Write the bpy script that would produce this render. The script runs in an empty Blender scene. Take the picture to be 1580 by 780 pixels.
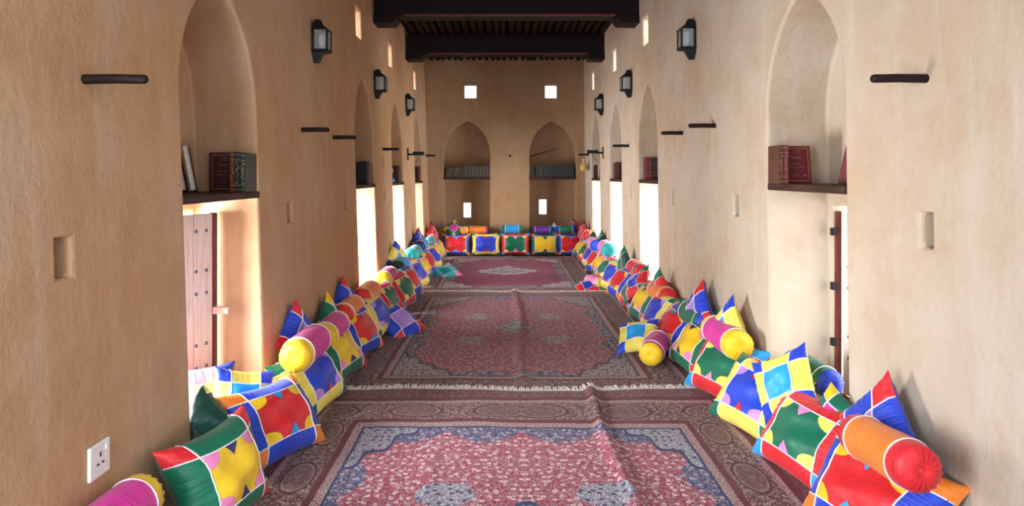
import bpy, bmesh, math, random
from mathutils import Vector, Matrix
random.seed(7)
S = bpy.context.scene
C = S.collection
PI = math.pi
R = math.radians
# ------------------------------------------------------------------ camera
cd = bpy.data.cameras.new('camera')
cam = bpy.data.objects.new('camera', cd)
C.objects.link(cam)
cam.location = (0, 0, 1.6)
cam.rotation_euler = (R(90), 0, 0)
cd.sensor_width = 36
cd.lens = 980 / 1580 * 36
cd.shift_x = 7 / 1580
cd.shift_y = -120 / 1580
cd.clip_start = 0.05
S.camera = cam
# ------------------------------------------------------------------ world, exposure
w = bpy.data.worlds.new('sky')
S.world = w
w.use_nodes = True
bg = w.node_tree.nodes['Background']
bg.inputs[0].default_value = (0.80, 0.88, 1.0, 1)
bg.inputs[1].default_value = 1.3
S.view_settings.view_transform = 'Standard'
S.view_settings.look = 'None'
S.view_settings.gamma = 1
S.view_settings.exposure = 0.66


def area(name, loc, direction, sx, sy, power, col, spread=180):
    l = bpy.data.lights.new(name, 'AREA')
    l.shape = 'RECTANGLE'
    l.size = sx
    l.size_y = sy
    l.energy = power
    l.color = col
    l.spread = R(spread)
    o = bpy.data.objects.new(name, l)
    C.objects.link(o)
    o.location = loc
    o.rotation_euler = Vector(direction).to_track_quat('-Z', 'Y').to_euler()
    return o


# added fill light behind the camera, at the unseen open end of the hall
area('rear_fill_light', (0.0, -1.6, 1.9), (0, 1, -0.04), 2.6, 2.6, 12, (1.0, 0.92, 0.82))
# added cool light for the right wall, from an imagined opening at left
area('added_side_light', (-1.45, 0.35, 1.35), (1, 0.55, 0.0), 1.0, 1.8, 98, (0.78, 0.89, 1.0))
# niche windows: y centre, width of the opening
NL = [3.66, 7.30, 9.45, 11.65]
NR = [3.81, 7.66, 9.70, 11.60]
for k, y in enumerate(NL):
    area('left_window_daylight', (-2.95, y - 0.42, 0.85), (1, 0.5, -0.05), 1.1, 1.5, [440, 240, 200, 110][k], (0.95, 0.97, 1.0))
for k, y in enumerate(NR):
    area('right_window_daylight', (2.95, y - 0.42, 0.85), (-1, 0.5, -0.05), 1.1, 1.5, [48, 190, 170, 110][k], (0.97, 0.98, 1.0))


# daylight falling into the narrow slit windows high in the side walls
for x_, ys in ((-2.75, (7.19, 9.12, 11.52)), (2.85, (7.70, 9.68, 11.80))):
    for y in ys:
        area('slit_window_daylight', (x_, y - 0.34, 3.45), (-x_, abs(x_) * 0.6, -0.25), 0.4, 0.4, 60, (0.97, 0.98, 1.0))

# ------------------------------------------------------------------ helpers
def setp(o, label=None, cat=None, group=None, kind=None):
    if label: o['label'] = label
    if cat: o['category'] = cat
    if group: o['group'] = group
    if kind: o['kind'] = kind
    return o


def empty(name, loc=(0, 0, 0), rot=None):
    o = bpy.data.objects.new(name, None)
    C.objects.link(o)
    o.empty_display_size = 0.05
    o.location = loc
    if rot is not None:
        if isinstance(rot, Matrix):
            o.rotation_euler = rot.to_euler()
        else:
            o.rotation_euler = rot
    return o


def link(name, bm, mat, parent=None, smooth=False):
    me = bpy.data.meshes.new(name)
    bm.normal_update()
    bm.to_mesh(me)
    bm.free()
    if smooth:
        for p in me.polygons: p.use_smooth = True
    if mat: me.materials.append(mat)
    o = bpy.data.objects.new(name, me)
    C.objects.link(o)
    if parent: o.parent = parent
    return o


def mobj(name, me, parent=None):
    o = bpy.data.objects.new(name, me)
    C.objects.link(o)
    if parent: o.parent = parent
    return o


def box(bm, x0, x1, y0, y1, z0, z1, bev=0, M=None):
    r = bmesh.ops.create_cube(bm, size=1)
    vs = r['verts']
    for v in vs:
        v.co = Vector(((x0 + x1) / 2 + v.co.x * (x1 - x0), (y0 + y1) / 2 + v.co.y * (y1 - y0), (z0 + z1) / 2 + v.co.z * (z1 - z0)))
    if bev:
        es = list({e for v in vs for e in v.link_edges})
        g = bmesh.ops.bevel(bm, geom=es, offset=bev, segments=2, affect='EDGES', profile=0.5)
        vs = list({v for f in g['faces'] for v in f.verts} | {v for v in vs if v.is_valid})
    if M:
        for v in vs: v.co = M @ v.co
    return vs


def tube(bm, pts, r, n=8, closed=False, cap=True):
    rings = []
    m = len(pts)
    pts = [Vector(p) for p in pts]
    rr = r if isinstance(r, (list, tuple)) else [r] * m
    for i, p in enumerate(pts):
        if closed:
            t = pts[(i + 1) % m] - pts[i - 1]
        else:
            t = pts[min(i + 1, m - 1)] - pts[max(i - 1, 0)]
        if t.length < 1e-9: t = Vector((0, 0, 1))
        t.normalize()
        a = t.orthogonal().normalized() if not rings else (prev - t * prev.dot(t)).normalized()
        prev = a
        b = t.cross(a)
        rings.append([bm.verts.new(p + (a * math.cos(2 * PI * k / n) + b * math.sin(2 * PI * k / n)) * rr[i]) for k in range(n)])
    for i in range(m if closed else m - 1):
        A, B = rings[i], rings[(i + 1) % m]
        for k in range(n):
            bm.faces.new((A[k], A[(k + 1) % n], B[(k + 1) % n], B[k]))
    if cap and not closed:
        bm.faces.new(rings[0][::-1])
        bm.faces.new(rings[-1])


def lathe(bm, prof, n=20, M=None, a0=0, a1=2 * PI):
    rings = []
    for (r, z) in prof:
        ring = []
        for k in range(n):
            a = a0 + (a1 - a0) * k / n
            co = Vector((r * math.cos(a), r * math.sin(a), z))
            ring.append(bm.verts.new(M @ co if M else co))
        rings.append(ring)
    for A, B in zip(rings[:-1], rings[1:]):
        for k in range(n):
            bm.faces.new((A[k], A[(k + 1) % n], B[(k + 1) % n], B[k]))
    return rings


def P(px, py, d):
    return Vector(((px - 783) * d / 980, d, 1.6 - (py - 270) * d / 980))


# ------------------------------------------------------------------ materials
class NT:
    def __init__(s, name):
        s.m = bpy.data.materials.new(name)
        s.m.use_nodes = True
        s.t = s.m.node_tree
        s.b = s.t.nodes['Principled BSDF']

    def n(s, typ, **kw):
        o = s.t.nodes.new(typ)
        for k, v in kw.items(): setattr(o, k, v)
        return o

    def put(s, sock, v):
        if isinstance(v, bpy.types.NodeSocket):
            s.t.links.new(v, sock)
        elif isinstance(v, (tuple, list)) and len(v) == 3 and sock.type == 'RGBA':
            sock.default_value = (*v, 1)
        else:
            sock.default_value = v

    def M(s, op, a, b=0.0, c=0.0):
        o = s.n('ShaderNodeMath', operation=op)
        s.put(o.inputs[0], a)
        s.put(o.inputs[1], b)
        if op in ('SMOOTH_MIN', 'MULTIPLY_ADD', 'COMPARE', 'WRAP'): s.put(o.inputs[2], c)
        return o.outputs[0]

    def mix(s, f, a, b):
        o = s.n('ShaderNodeMix', data_type='RGBA')
        s.put(o.inputs[0], f)
        s.put(o.inputs[6], a)
        s.put(o.inputs[7], b)
        return o.outputs[2]

    def coord(s, kind='Object'):
        return s.n('ShaderNodeTexCoord').outputs[kind]

    def noise(s, v, scale, detail=3, rough=0.55, out=0):
        o = s.n('ShaderNodeTexNoise')
        s.put(o.inputs['Vector'], v)
        o.inputs['Scale'].default_value = scale
        o.inputs['Detail'].default_value = detail
        o.inputs['Roughness'].default_value = rough
        return o.outputs[out]

    def ramp(s, f, lo, hi):
        o = s.n('ShaderNodeMapRange')
        s.put(o.inputs[0], f)
        o.inputs[1].default_value = lo
        o.inputs[2].default_value = hi
        return o.outputs[0]

    def scale(s, v, sc):
        o = s.n('ShaderNodeMapping')
        s.put(o.inputs[0], v)
        o.inputs['Scale'].default_value = sc
        return o.outputs[0]

    def bump(s, h, strength, dist=0.01):
        o = s.n('ShaderNodeBump')
        s.put(o.inputs['Height'], h)
        o.inputs['Strength'].default_value = strength
        o.inputs['Distance'].default_value = dist
        s.t.links.new(o.outputs[0], s.b.inputs['Normal'])


def simple(name, col, rough=0.6, metal=0.0, bump=0.0, bscale=60, var=0.12, spec=0.5, **kw):
    t = NT(name)
    v = t.coord()
    f = t.noise(v, bscale * 0.4, 4)
    c = t.mix(t.ramp(f, 0.3, 0.7), tuple(x * (1 - var) for x in col), tuple(min(1, x * (1 + var)) for x in col))
    t.put(t.b.inputs['Base Color'], c)
    t.b.inputs['Roughness'].default_value = rough
    t.b.inputs['Metallic'].default_value = metal
    t.b.inputs['Specular IOR Level'].default_value = spec
    for k, x in kw.items(): t.b.inputs[k].default_value = x
    if bump: t.bump(t.noise(v, bscale, 4), bump, 0.004)
    return t.m


def plaster(name, base, light, dark, pale):
    t = NT(name)
    v = t.coord()
    big = t.noise(v, 0.7, 5, 0.6)
    mid = t.noise(v, 3.2, 6, 0.65)
    fine = t.noise(t.scale(v, (1, 1, 0.6)), 42, 5, 0.7)
    streak = t.noise(t.scale(v, (5.0, 5.0, 0.55)), 1.5, 5, 0.6)
    c = t.mix(t.ramp(big, 0.35, 0.66), base, light)
    c = t.mix(t.M('MULTIPLY', t.ramp(mid, 0.45, 0.75), 0.55), c, dark)
    c = t.mix(t.M('MULTIPLY', t.ramp(streak, 0.5, 0.72), 0.4), c, pale)
    c = t.mix(t.M('MULTIPLY', t.ramp(fine, 0.55, 0.8), 0.35), c, (0.37, 0.25, 0.16))
    t.put(t.b.inputs['Base Color'], c)
    t.b.inputs['Roughness'].default_value = 0.92
    t.b.inputs['Specular IOR Level'].default_value = 0.15
    h = t.M('ADD', t.M('MULTIPLY', mid, 1.6), t.M('MULTIPLY', fine, 0.35))
    h = t.M('ADD', h, t.M('MULTIPLY', t.noise(v, 12, 4, 0.6), 0.5))
    t.bump(h, 0.38, 0.02)
    return t.m


def wood(name, a, b, rough=0.6, axis=(1, 1, 12), spec=0.2):
    t = NT(name)
    t.b.inputs['Specular IOR Level'].default_value = spec
    v = t.coord()
    f = t.noise(t.scale(v, axis), 6, 6, 0.65)
    c = t.mix(t.ramp(f, 0.3, 0.7), a, b)
    t.put(t.b.inputs['Base Color'], c)
    t.b.inputs['Roughness'].default_value = rough
    t.bump(f, 0.4, 0.006)
    return t.m


COL = dict(
    yellow=(0.80, 0.50, 0.012), lemon=(0.83, 0.66, 0.10), cream=(0.86, 0.76, 0.40), red=(0.62, 0.012, 0.018),
    orange=(0.80, 0.20, 0.015), rust=(0.55, 0.12, 0.02), blue=(0.012, 0.045, 0.48), navy=(0.010, 0.012, 0.12),
    green=(0.0, 0.13, 0.065), darkgreen=(0.003, 0.045, 0.03), sky=(0.015, 0.30, 0.66), teal=(0.01, 0.33, 0.33),
    magenta=(0.62, 0.02, 0.27), pink=(0.78, 0.22, 0.45), lilac=(0.42, 0.22, 0.60), violet=(0.10, 0.02, 0.28),
    maroon=(0.18, 0.01, 0.03), white=(0.82, 0.80, 0.76), aqua=(0.03, 0.48, 0.50))
_fab = {}


def fab(cn, pleat=None):
    """satin; pleat = 'x' or 'y' direction in which gathers repeat"""
    key = (cn, pleat)
    if key in _fab: return _fab[key]
    t = NT('satin_' + cn + (('_gathered_' + pleat) if pleat else ''))
    v = t.coord()
    n1 = t.noise(v, 9, 4, 0.6)
    col = COL[cn]
    c = t.mix(t.ramp(n1, 0.3, 0.75), tuple(x * 0.86 for x in col), tuple(min(1, x * 1.12 + 0.004) for x in col))
    t.put(t.b.inputs['Base Color'], c)
    t.b.inputs['Roughness'].default_value = 0.46
    t.b.inputs['Specular IOR Level'].default_value = 0.35
    t.b.inputs['Sheen Weight'].default_value = 0.12
    h = t.noise(v, 14, 5, 0.6)
    if pleat:
        sc = {'x': (1, 0.06, 0.06), 'y': (0.06, 1, 0.06)}[pleat]
        p = t.noise(t.scale(v, sc), 75, 3, 0.5)
        h = t.M('ADD', t.M('MULTIPLY', h, 0.5), t.M('MULTIPLY', p, 1.0))
        t.bump(h, 0.75, 0.012)
    else:
        t.bump(h, 0.35, 0.02)
    _fab[key] = t.m
    return t.m


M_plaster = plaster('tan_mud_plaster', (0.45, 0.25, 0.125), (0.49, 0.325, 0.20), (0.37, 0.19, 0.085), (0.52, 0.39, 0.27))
M_plaster_lit = plaster('daylit_mud_plaster', (0.47, 0.345, 0.235), (0.53, 0.445, 0.35), (0.40, 0.265, 0.15), (0.56, 0.50, 0.42))  # same plaster, paler and greyer: cool daylight put into the right wall's colour
M_plaster_shaded = plaster('shaded_mud_plaster', (0.33, 0.195, 0.10), (0.37, 0.245, 0.15), (0.27, 0.14, 0.06), (0.40, 0.29, 0.19))  # darker copy for the end wall, its shade put into the colour
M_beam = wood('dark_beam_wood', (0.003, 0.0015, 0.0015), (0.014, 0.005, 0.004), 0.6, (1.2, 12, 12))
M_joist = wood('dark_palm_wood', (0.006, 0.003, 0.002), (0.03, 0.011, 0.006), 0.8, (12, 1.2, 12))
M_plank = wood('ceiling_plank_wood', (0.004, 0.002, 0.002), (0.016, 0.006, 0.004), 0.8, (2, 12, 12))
M_shelf = wood('shelf_wood', (0.018, 0.008, 0.006), (0.075, 0.035, 0.024), 0.55, (12, 1.0, 12))
M_peg = wood('peg_wood', (0.004, 0.002, 0.002), (0.020, 0.008, 0.005), 0.6, (1.5, 10, 10))
M_leaf = wood('pale_shutter_wood', (0.62, 0.48, 0.44), (0.80, 0.70, 0.65), 0.6, (8, 8, 0.7))
M_redleaf = wood('orange_shutter_wood', (0.45, 0.14, 0.06), (0.62, 0.27, 0.13), 0.55, (8, 8, 0.7))
M_stile = wood('red_brown_frame_wood', (0.09, 0.018, 0.012), (0.20, 0.05, 0.03), 0.5, (8, 8, 0.8))
M_black = simple('black_metal', (0.006, 0.006, 0.007), 0.5, 0.0, spec=0.3)
M_iron = simple('grey_iron', (0.16, 0.18, 0.22), 0.45, 0.7)
M_page = simple('book_pages', (0.72, 0.66, 0.54), 0.9, bscale=120)
M_gilt = simple('gilt', (0.50, 0.33, 0.13), 0.4, 0.5)
M_plate = simple('white_switch_plastic', (0.78, 0.76, 0.72), 0.35, var=0.03)
M_dark = simple('dark_hole', (0.02, 0.02, 0.02), 0.8)
M_bluemetal = simple('blue_enamel', (0.01, 0.16, 0.30), 0.3, 0.2)
M_piping = simple('white_piping', (0.80, 0.76, 0.74), 0.6, var=0.05)
M_fringe = simple('cream_fringe_wool', (0.78, 0.72, 0.66), 0.95, var=0.2, bscale=300)
M_rope = simple('brown_cord', (0.12, 0.07, 0.04), 0.9)


def glass(name, col=(0.9, 0.95, 0.95), rough=0.05):
    t = NT(name)
    t.put(t.b.inputs['Base Color'], col)
    t.b.inputs['Roughness'].default_value = rough
    t.b.inputs['Transmission Weight'].default_value = 0.85
    t.b.inputs['IOR'].default_value = 1.3
    return t.m


M_glass = glass('lantern_glass')
M_amber = simple('amber_gourd', (0.62, 0.42, 0.16), 0.3, var=0.2, bscale=30)
M_bulb = simple('pale_bulb', (0.62, 0.66, 0.64), 0.2, var=0.05)

M_ground = simple('pale_sand_ground', (0.66, 0.60, 0.50), 0.9, bump=0.4, bscale=20)
M_floor = simple('grey_brown_floor_screed', (0.20, 0.15, 0.11), 0.8, bump=0.3, bscale=30)


# ------------------------------------------------------------------ room geometry
def WX(side, y, z=1.6):
    if side < 0: return -1.625 + 0.032 * (1.6 - z)
    return 1.58 + 0.02 * (13 - y) + 0.012 * (1.6 - z)


YB = 12.95
CEIL = 3.92
SPRING, APEX, HW = 2.02, 2.70, 0.475


def arch_profile(c, hw=HW, z0=-0.02, n=22, spring=SPRING, apex=APEX):
    h = apex - spring
    Rr = (hw * hw + h * h) / (2 * hw)
    amax = math.acos((Rr - hw) / Rr)
    right = [(c - (Rr - hw) + Rr * math.cos(amax * i / n), spring + Rr * math.sin(amax * i / n)) for i in range(n + 1)]
    left = [(2 * c - a, b) for a, b in right[:-1]][::-1]
    return [(c - hw, z0), (c + hw, z0)] + right + left


def prism(bm, prof, axis, d0, d1):
    """prof in (s, z); extruded along the other horizontal axis"""
    def co(s, z, d): return (d, s, z) if axis == 'x' else (s, d, z)
    A = [bm.verts.new(co(s, z, d0)) for s, z in prof]
    B = [bm.verts.new(co(s, z, d1)) for s, z in prof]
    n = len(prof)
    bm.faces.new(A)
    bm.faces.new(B[::-1])
    for k in range(n):
        bm.faces.new((A[k], B[k], B[(k + 1) % n], A[(k + 1) % n]))


def rect(c, hw, z0, z1): return [(c - hw, z0), (c + hw, z0), (c + hw, z1), (c - hw, z1)]


def carve(name, base_bm, cutters, mat, shear=None, bevel=0.02):
    bmesh.ops.recalc_face_normals(base_bm, faces=base_bm.faces)
    me = bpy.data.meshes.new(name)
    base_bm.to_mesh(me)
    base_bm.free()
    o = bpy.data.objects.new(name, me)
    C.objects.link(o)
    tmp = []
    for cbm in cutters:
        bmesh.ops.recalc_face_normals(cbm, faces=cbm.faces)
        cm = bpy.data.meshes.new('cutter')
        cbm.to_mesh(cm)
        cbm.free()
        co = bpy.data.objects.new('cutter', cm)
        C.objects.link(co)
        tmp.append(co)
        md = o.modifiers.new('cut', 'BOOLEAN')
        md.operation = 'DIFFERENCE'
        md.solver = 'EXACT'
        md.object = co
    bv = o.modifiers.new('bevel', 'BEVEL')
    bv.width = bevel
    bv.segments = 3
    bv.limit_method = 'ANGLE'
    bv.angle_limit = R(40)
    bv.use_clamp_overlap = False
    o.modifiers.new('tri', 'TRIANGULATE')
    bpy.context.view_layer.update()
    dg = bpy.context.evaluated_depsgraph_get()
    nm = bpy.data.meshes.new_from_object(o.evaluated_get(dg))
    o.modifiers.clear()
    o.data = nm
    for c in tmp: bpy.data.objects.remove(c)
    if shear:
        for v in nm.vertices: v.co = shear(v.co)
    nm.materials.clear()
    nm.materials.append(mat)
    setp(o, kind='structure')
    return o


WT = 0.56   # wall thickness
DEPTH = 0.41
slots = {-1: [(2.312, 1.30, .034, .073), (4.72, 1.32, .045, .07), (6.38, 1.33, .045, .07), (8.40, 1.33, .045, .07), (10.5, 1.34, .045, .07),
              (8.33, 1.78, .03, .09), (7.72, 3.68, .06, .12), (10.2, 3.70, .06, .1)],
         1: [(2.715, 1.365, .034, .075), (4.86, 1.365, .045, .075), (6.6, 1.37, .045, .07), (8.62, 1.37, .045, .07), (10.5, 1.37, .045, .07),
             (12.3, 1.75, .03, .09), (8.22, 3.65, .06, .12), (10.6, 3.68, .06, .1)]}
slits = {-1: [(3.66, 3.33), (7.19, 3.32), (9.12, 3.32), (11.52, 3.32)], 1: [(3.81, 3.35), (7.70, 3.35), (9.68, 3.35), (11.80, 3.35)]}
LEAFD = {(-1, 0): 0.27}


def side_wall(side):
    ns = NL if side < 0 else NR
    base = bmesh.new()
    x0 = 0.0
    # local x: 0 = inner face, positive = into the wall
    box(base, 0, WT, 0.9, YB + 0.7, -0.02, CEIL + 0.25)
    c1 = bmesh.new()
    for y in ns: prism(c1, arch_profile(y), 'x', -0.1, DEPTH)
    for (y, z, hw, hz) in slots[side]: prism(c1, rect(y, hw, z - hz, z + hz), 'x', -0.1, 0.13)
    c2 = bmesh.new()
    for i_, y in enumerate(ns): prism(c2, rect(y, 0.43, 0.12, 1.362 if (side < 0 and i_ == 0) else 1.40), 'x', DEPTH - 0.1, WT + 0.1)
    for (y, z) in slits[side]: prism(c2, rect(y, 0.15, z - 0.165, z + 0.165), 'x', -0.1, WT + 0.1)

    def sh(co):
        x = WX(side, co.y, co.z)
        return Vector((x + side * co.x, co.y, co.z))
    o = carve('wall_left' if side < 0 else 'wall_right', base, [c1, c2], M_plaster if side < 0 else M_plaster_lit, sh)
    if side > 0: o.data.flip_normals()
    # flip so that normals face outwards of the solid
    bm = bmesh.new()
    bm.from_mesh(o.data)
    bmesh.ops.recalc_face_normals(bm, faces=bm.faces)
    bm.to_mesh(o.data)
    bm.free()
    return o


side_wall(-1)
side_wall(1)
# back wall
base = bmesh.new()
box(base, -1.7, 1.7, 0, 0.62, -0.02, CEIL + 0.25)
c1 = bmesh.new()
BN = [-0.832, 0.925]
for x in BN: prism(c1, arch_profile(x, z0=-0.03, n=18), 'y', -0.1, 0.36)
c2 = bmesh.new()
for x, z in [(-0.773, 3.335), (0.905, 3.335)]: prism(c2, rect(x, 0.14, z - 0.165, z + 0.165), 'y', -0.1, 0.8)
for x, z in [(-0.85, 0.86), (0.747, 0.93)]: prism(c2, rect(x, 0.085, z - 0.16, z + 0.16), 'y', 0.2, 0.8)
carve('wall_back', base, [c1, c2], M_plaster_shaded, lambda co: Vector((co.x, co.y + YB, co.z)), 0.014)

# floor, ground outside, ceiling
bm = bmesh.new()
box(bm, -2.3, 2.4, 0.9, YB + 0.6, -0.2, -0.012)
setp(link('floor', bm, M_floor), kind='structure')
bm = bmesh.new()
box(bm, -14, -2.32, -3, 22, -0.7, -0.35)
box(bm, 2.42, 14, -3, 22, -0.7, -0.35)
setp(link('ground', bm, M_ground), kind='structure')
ceil = empty('ceiling', (0, 6, CEIL))
setp(ceil, kind='structure')
bm = bmesh.new()
box(bm, -2.25, 2.35, -5.1, YB + 0.6 - 6, 0.22, 0.34)
link('roof_slab', bm, M_plaster, ceil)
# boards across, on top of the joists
pm = None
y = 0.92
while y < YB - 0.05:
    if pm is None:
        bm = bmesh.new()
        box(bm, -1.75, 1.85, 0, 0.205, 0, 0.03, 0.005)
        o = link('plank', bm, M_plank, ceil)
        pm = o.data
    else:
        o = mobj('plank', pm, ceil)
    o.location = (0, y - 6, 0.12)
    y += 0.215
# palm joists along the hall
jm = []
for k in range(3):
    bm = bmesh.new()
    pts = []
    rr = []
    for i in range(13):
        t_ = i / 12
        pts.append((0.008 * math.sin(t_ * 7 + k * 2), t_ * 12.08, 0.006 * math.cos(t_ * 9 + k)))
        rr.append(0.046 + 0.005 * math.sin(t_ * 17 + k * 1.3))
    tube(bm, pts, rr, 9)
    me = link('joist', bm, M_joist, ceil, True)
    jm.append(me.data)
    bpy.data.objects.remove(me)
nj = 26
for i in range(nj):
    o = mobj('joist', jm[i % 3], ceil)
    o.location = (-1.55 + i * 3.1 / (nj - 1) + random.uniform(-.012, .012), 0.9 - 6, 0.065 + random.uniform(-.01, .01))


def beam(y0, label):
    b = empty('ceiling_beam', (0, y0, 3.6))
    setp(b, label, 'beam', 'ceiling beams')
    bm = bmesh.new()
    box(bm, -1.66, 1.72, 0, 0.26, 0, 0.33, 0.012)
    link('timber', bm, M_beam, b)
    bm = bmesh.new()
    box(bm, -1.30, 1.36, -0.012, 0.02, 0.0, 0.022, 0.004)
    link('edge_strip', bm, M_stile, b)
    for s in (-1, 1):
        xw = WX(s, y0 + 0.1, 3.55)
        a, c = xw + s * 0.02, xw - s * 0.29
        prof = [(a, 0.0), (c, 0.0), (c, -0.03), (c + s * 0.04, -0.085), (a, -0.09)]
        bm = bmesh.new()
        prism(bm, prof, 'y', -0.02, 0.28)
        bmesh.ops.recalc_face_normals(bm, faces=bm.faces)
        link('corbel', bm, M_beam, b)


beam(4.9, 'dark timber cross beam overhead, out of view above the camera')
beam(7.98, 'dark timber cross beam across the top of the picture, nearer of the two')
beam(10.5, 'dark timber cross beam farther in, nearest the end wall with square windows')


# ------------------------------------------------------------------ windows (setting) with shutters
def rivet(parent, pts, M, r=0.012):
    for p in pts:
        bm = bmesh.new()
        lathe(bm, [(r, 0), (r * 0.9, r * 0.4), (r * 0.5, r * 0.75), (0.0004, r * 0.85)], 10, M)
        o = link('rivet', bm, M_iron, parent, True)
        o.location = p


def window(n, side, y, dx, head=True, sw=0.022):
    wnd = empty('window_%d' % n, (WX(side, y, 0.7) + side * dx, y, 0.12))
    setp(wnd, kind='structure')
    bm = bmesh.new()
    for s in (-1, 1):
        box(bm, -0.02, 0.02, s * 0.43 - sw, s * 0.43 + sw, 0, 1.24, 0.004)
    if head: box(bm, -0.03, 0.03, -0.43, 0.43, 1.235, 1.275, 0.004)
    box(bm, -0.03, 0.03, -0.43, 0.43, -0.01, 0.03, 0.004)
    link('window_frame', bm, M_stile, wnd)
    return wnd


def shutter(wnd, hinge, width, ang, mat, zt=1.235, rv=True, face=1):
    """leaf in local frame: along -Y from the hinge, turned by ang about z"""
    lf = empty('shutter')
    lf.parent = wnd
    lf.location = hinge
    lf.rotation_euler = (0, 0, ang)
    d = -1 if width > 0 else 1
    wd = abs(width)
    nb = 3
    for i in range(nb):
        bm = bmesh.new()
        a, b = d * wd * i / nb, d * wd * (i + 1) / nb
        lo, hi = min(a, b) + 0.002, max(a, b) - 0.002
        box(bm, -0.014, 0.014, lo, hi, 0.03, zt, 0.004)
        link('board', bm, mat, lf)
    if rv:
        pts = []
        for zz in (0.28, 0.42, 0.74, 0.88, 1.13):
            for f in (0.12, 0.30, 0.55, 0.85): pts.append((face * 0.014, d * wd * f, zz))
        rivet(lf, pts, Matrix.Rotation(face * PI / 2, 4, 'Y'))
    return lf


# left near window: far leaf swung a little outwards, near leaf wide open
w1 = window(1, -1, NL[0], 0.30, False)
shutter(w1, (0, 0.405, 0), 0.42, R(-24), M_leaf, face=1)
shutter(w1, (-0.03, -0.405, 0), -0.40, R(100), M_leaf, face=1, rv=False)
bm = bmesh.new()
box(bm, 0.03, 0.13, 0.36, 0.40, 0.60, 0.645, 0.004)
link('latch_block', bm, simple('pale_wood_block', (0.55, 0.34, 0.27), 0.6), w1)
w2 = window(2, 1, NR[0], 0.43, False, 0.012)
shutter(w2, (0.03, 0.405, 0), 0.40, R(22), M_leaf, face=-1)
for zz in (0.35, 0.72, 1.08):
    bm = bmesh.new()
    box(bm, -0.055, -0.028, 0.385, 0.425, zz, zz + 0.05, 0.003)
    link('hinge', bm, M_black, w2)
k = 3
for i in (1, 2, 3):
    wl = window(k, -1, NL[i], 0.44)
    shutter(wl, (-0.03, 0.405, 0), 0.40, R(-88), M_leaf, rv=False)
    wr = window(k + 1, 1, NR[i], 0.44)
    if i == 1:
        shutter(wr, (-0.01, -0.405 + 0.42, 0), 0.40, R(4), M_redleaf, rv=False)
    else:
        shutter(wr, (0.03, 0.405, 0), 0.40, R(88), M_leaf, rv=False)
    k += 2


# ------------------------------------------------------------------ niche shelves
def shelf_side(side, i, y, zb, zt, label):
    e = empty('niche_shelf', (WX(side, y, 1.5), y, zt))
    setp(e, label, 'shelf', 'plank shelves across the arched niches')
    for j in range(2):
        bm = bmesh.new()
        a = -0.006 + j * 0.205
        xs = sorted((side * a, side * (a + 0.20)))
        box(bm, xs[0], xs[1], -HW - 0.012, HW + 0.012, zb - zt, 0, 0.004)
        link('plank', bm, M_shelf, e)
    return e


wn = ['nearest', 'second', 'third', 'farthest']
for i in range(4):
    shelf_side(-1, i, NL[i], 1.452, 1.495, 'dark plank shelf in the %s arched niche of the left wall' % wn[i])
    shelf_side(1, i, NR[i], 1.50, 1.545, 'dark plank shelf in the %s arched niche of the right wall' % wn[i])
for x, nm in zip(BN, ('left', 'right')):
    e = empty('niche_shelf', (x, YB, 1.56))
    setp(e, 'dark plank shelf in the %s arched niche of the end wall' % nm, 'shelf', 'plank shelves across the arched niches')
    bm = bmesh.new()
    box(bm, -HW - 0.01, HW + 0.01, 0.0, 0.35, -0.05, 0, 0.005)
    link('plank', bm, M_shelf, e)


# ------------------------------------------------------------------ pegs, brackets, lanterns, switch
def peg(side, y, z, L, label, r=0.019):
    e = empty('wall_peg', (WX(side, y, z), y, z))
    setp(e, label, 'peg', 'wooden pegs along the side walls')
    bm = bmesh.new()
    n = 6
    pts = [(side * 0.12, 0, 0), (0, 0, 0), (-side * L * 0.5, 0, 0.002), (-side * (L - 0.012), 0, 0), (-side * (L - 0.003), 0, 0), (-side * L, 0, 0)]
    tube(bm, pts, [r, r, r * 0.97, r * 0.95, r * 0.75, r * 0.4], 12)
    link('dowel', bm, M_peg, e, True)
    return e


for (side, y, z, L, lb) in [
    (-1, 2.455, 1.97, .245, 'dark wooden peg high on the left wall above the pale socket plate'),
    (-1, 5.05, 1.96, .22, 'dark wooden peg on left wall, nearer of the two below the first wall lantern'),
    (-1, 5.96, 1.953, .215, 'dark wooden peg on left wall just before the second arched niche'),
    (-1, 8.33, 1.94, .215, 'dark wooden peg on left wall beside the niche with the blue oil lantern'),
    (-1, 12.70, 1.99, .20, 'small dark peg on left wall in the far corner by the end wall'),
    (1, 2.70, 2.01, .235, 'reddish dark peg high on the right wall above the nearest wall slot'),
    (1, 5.28, 2.01, .225, 'dark wooden peg on right wall, nearer of the pair by the first wall lantern'),
    (1, 6.20, 2.01, .21, 'dark wooden peg on right wall just before the second arched niche'),
    (1, 8.68, 2.0, .225, 'dark wooden peg on right wall between second and third arched niches'),
    (1, 12.40, 2.0, .20, 'dark peg on right wall holding the hanging amber gourd lamp')]:
    peg(side, y, z, L, lb)
# peg straight out of the end wall
e = empty('wall_peg', (0.055, YB, 1.99))
setp(e, 'short round peg sticking out of the end wall between its two arches', 'peg', 'wooden pegs along the side walls')
bm = bmesh.new()
tube(bm, [(0, 0.1, 0), (0, 0, 0), (0, -0.16, 0), (0, -0.17, 0)], [.022, .022, .02, .014], 10)
link('dowel', bm, M_peg, e, True)


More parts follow.
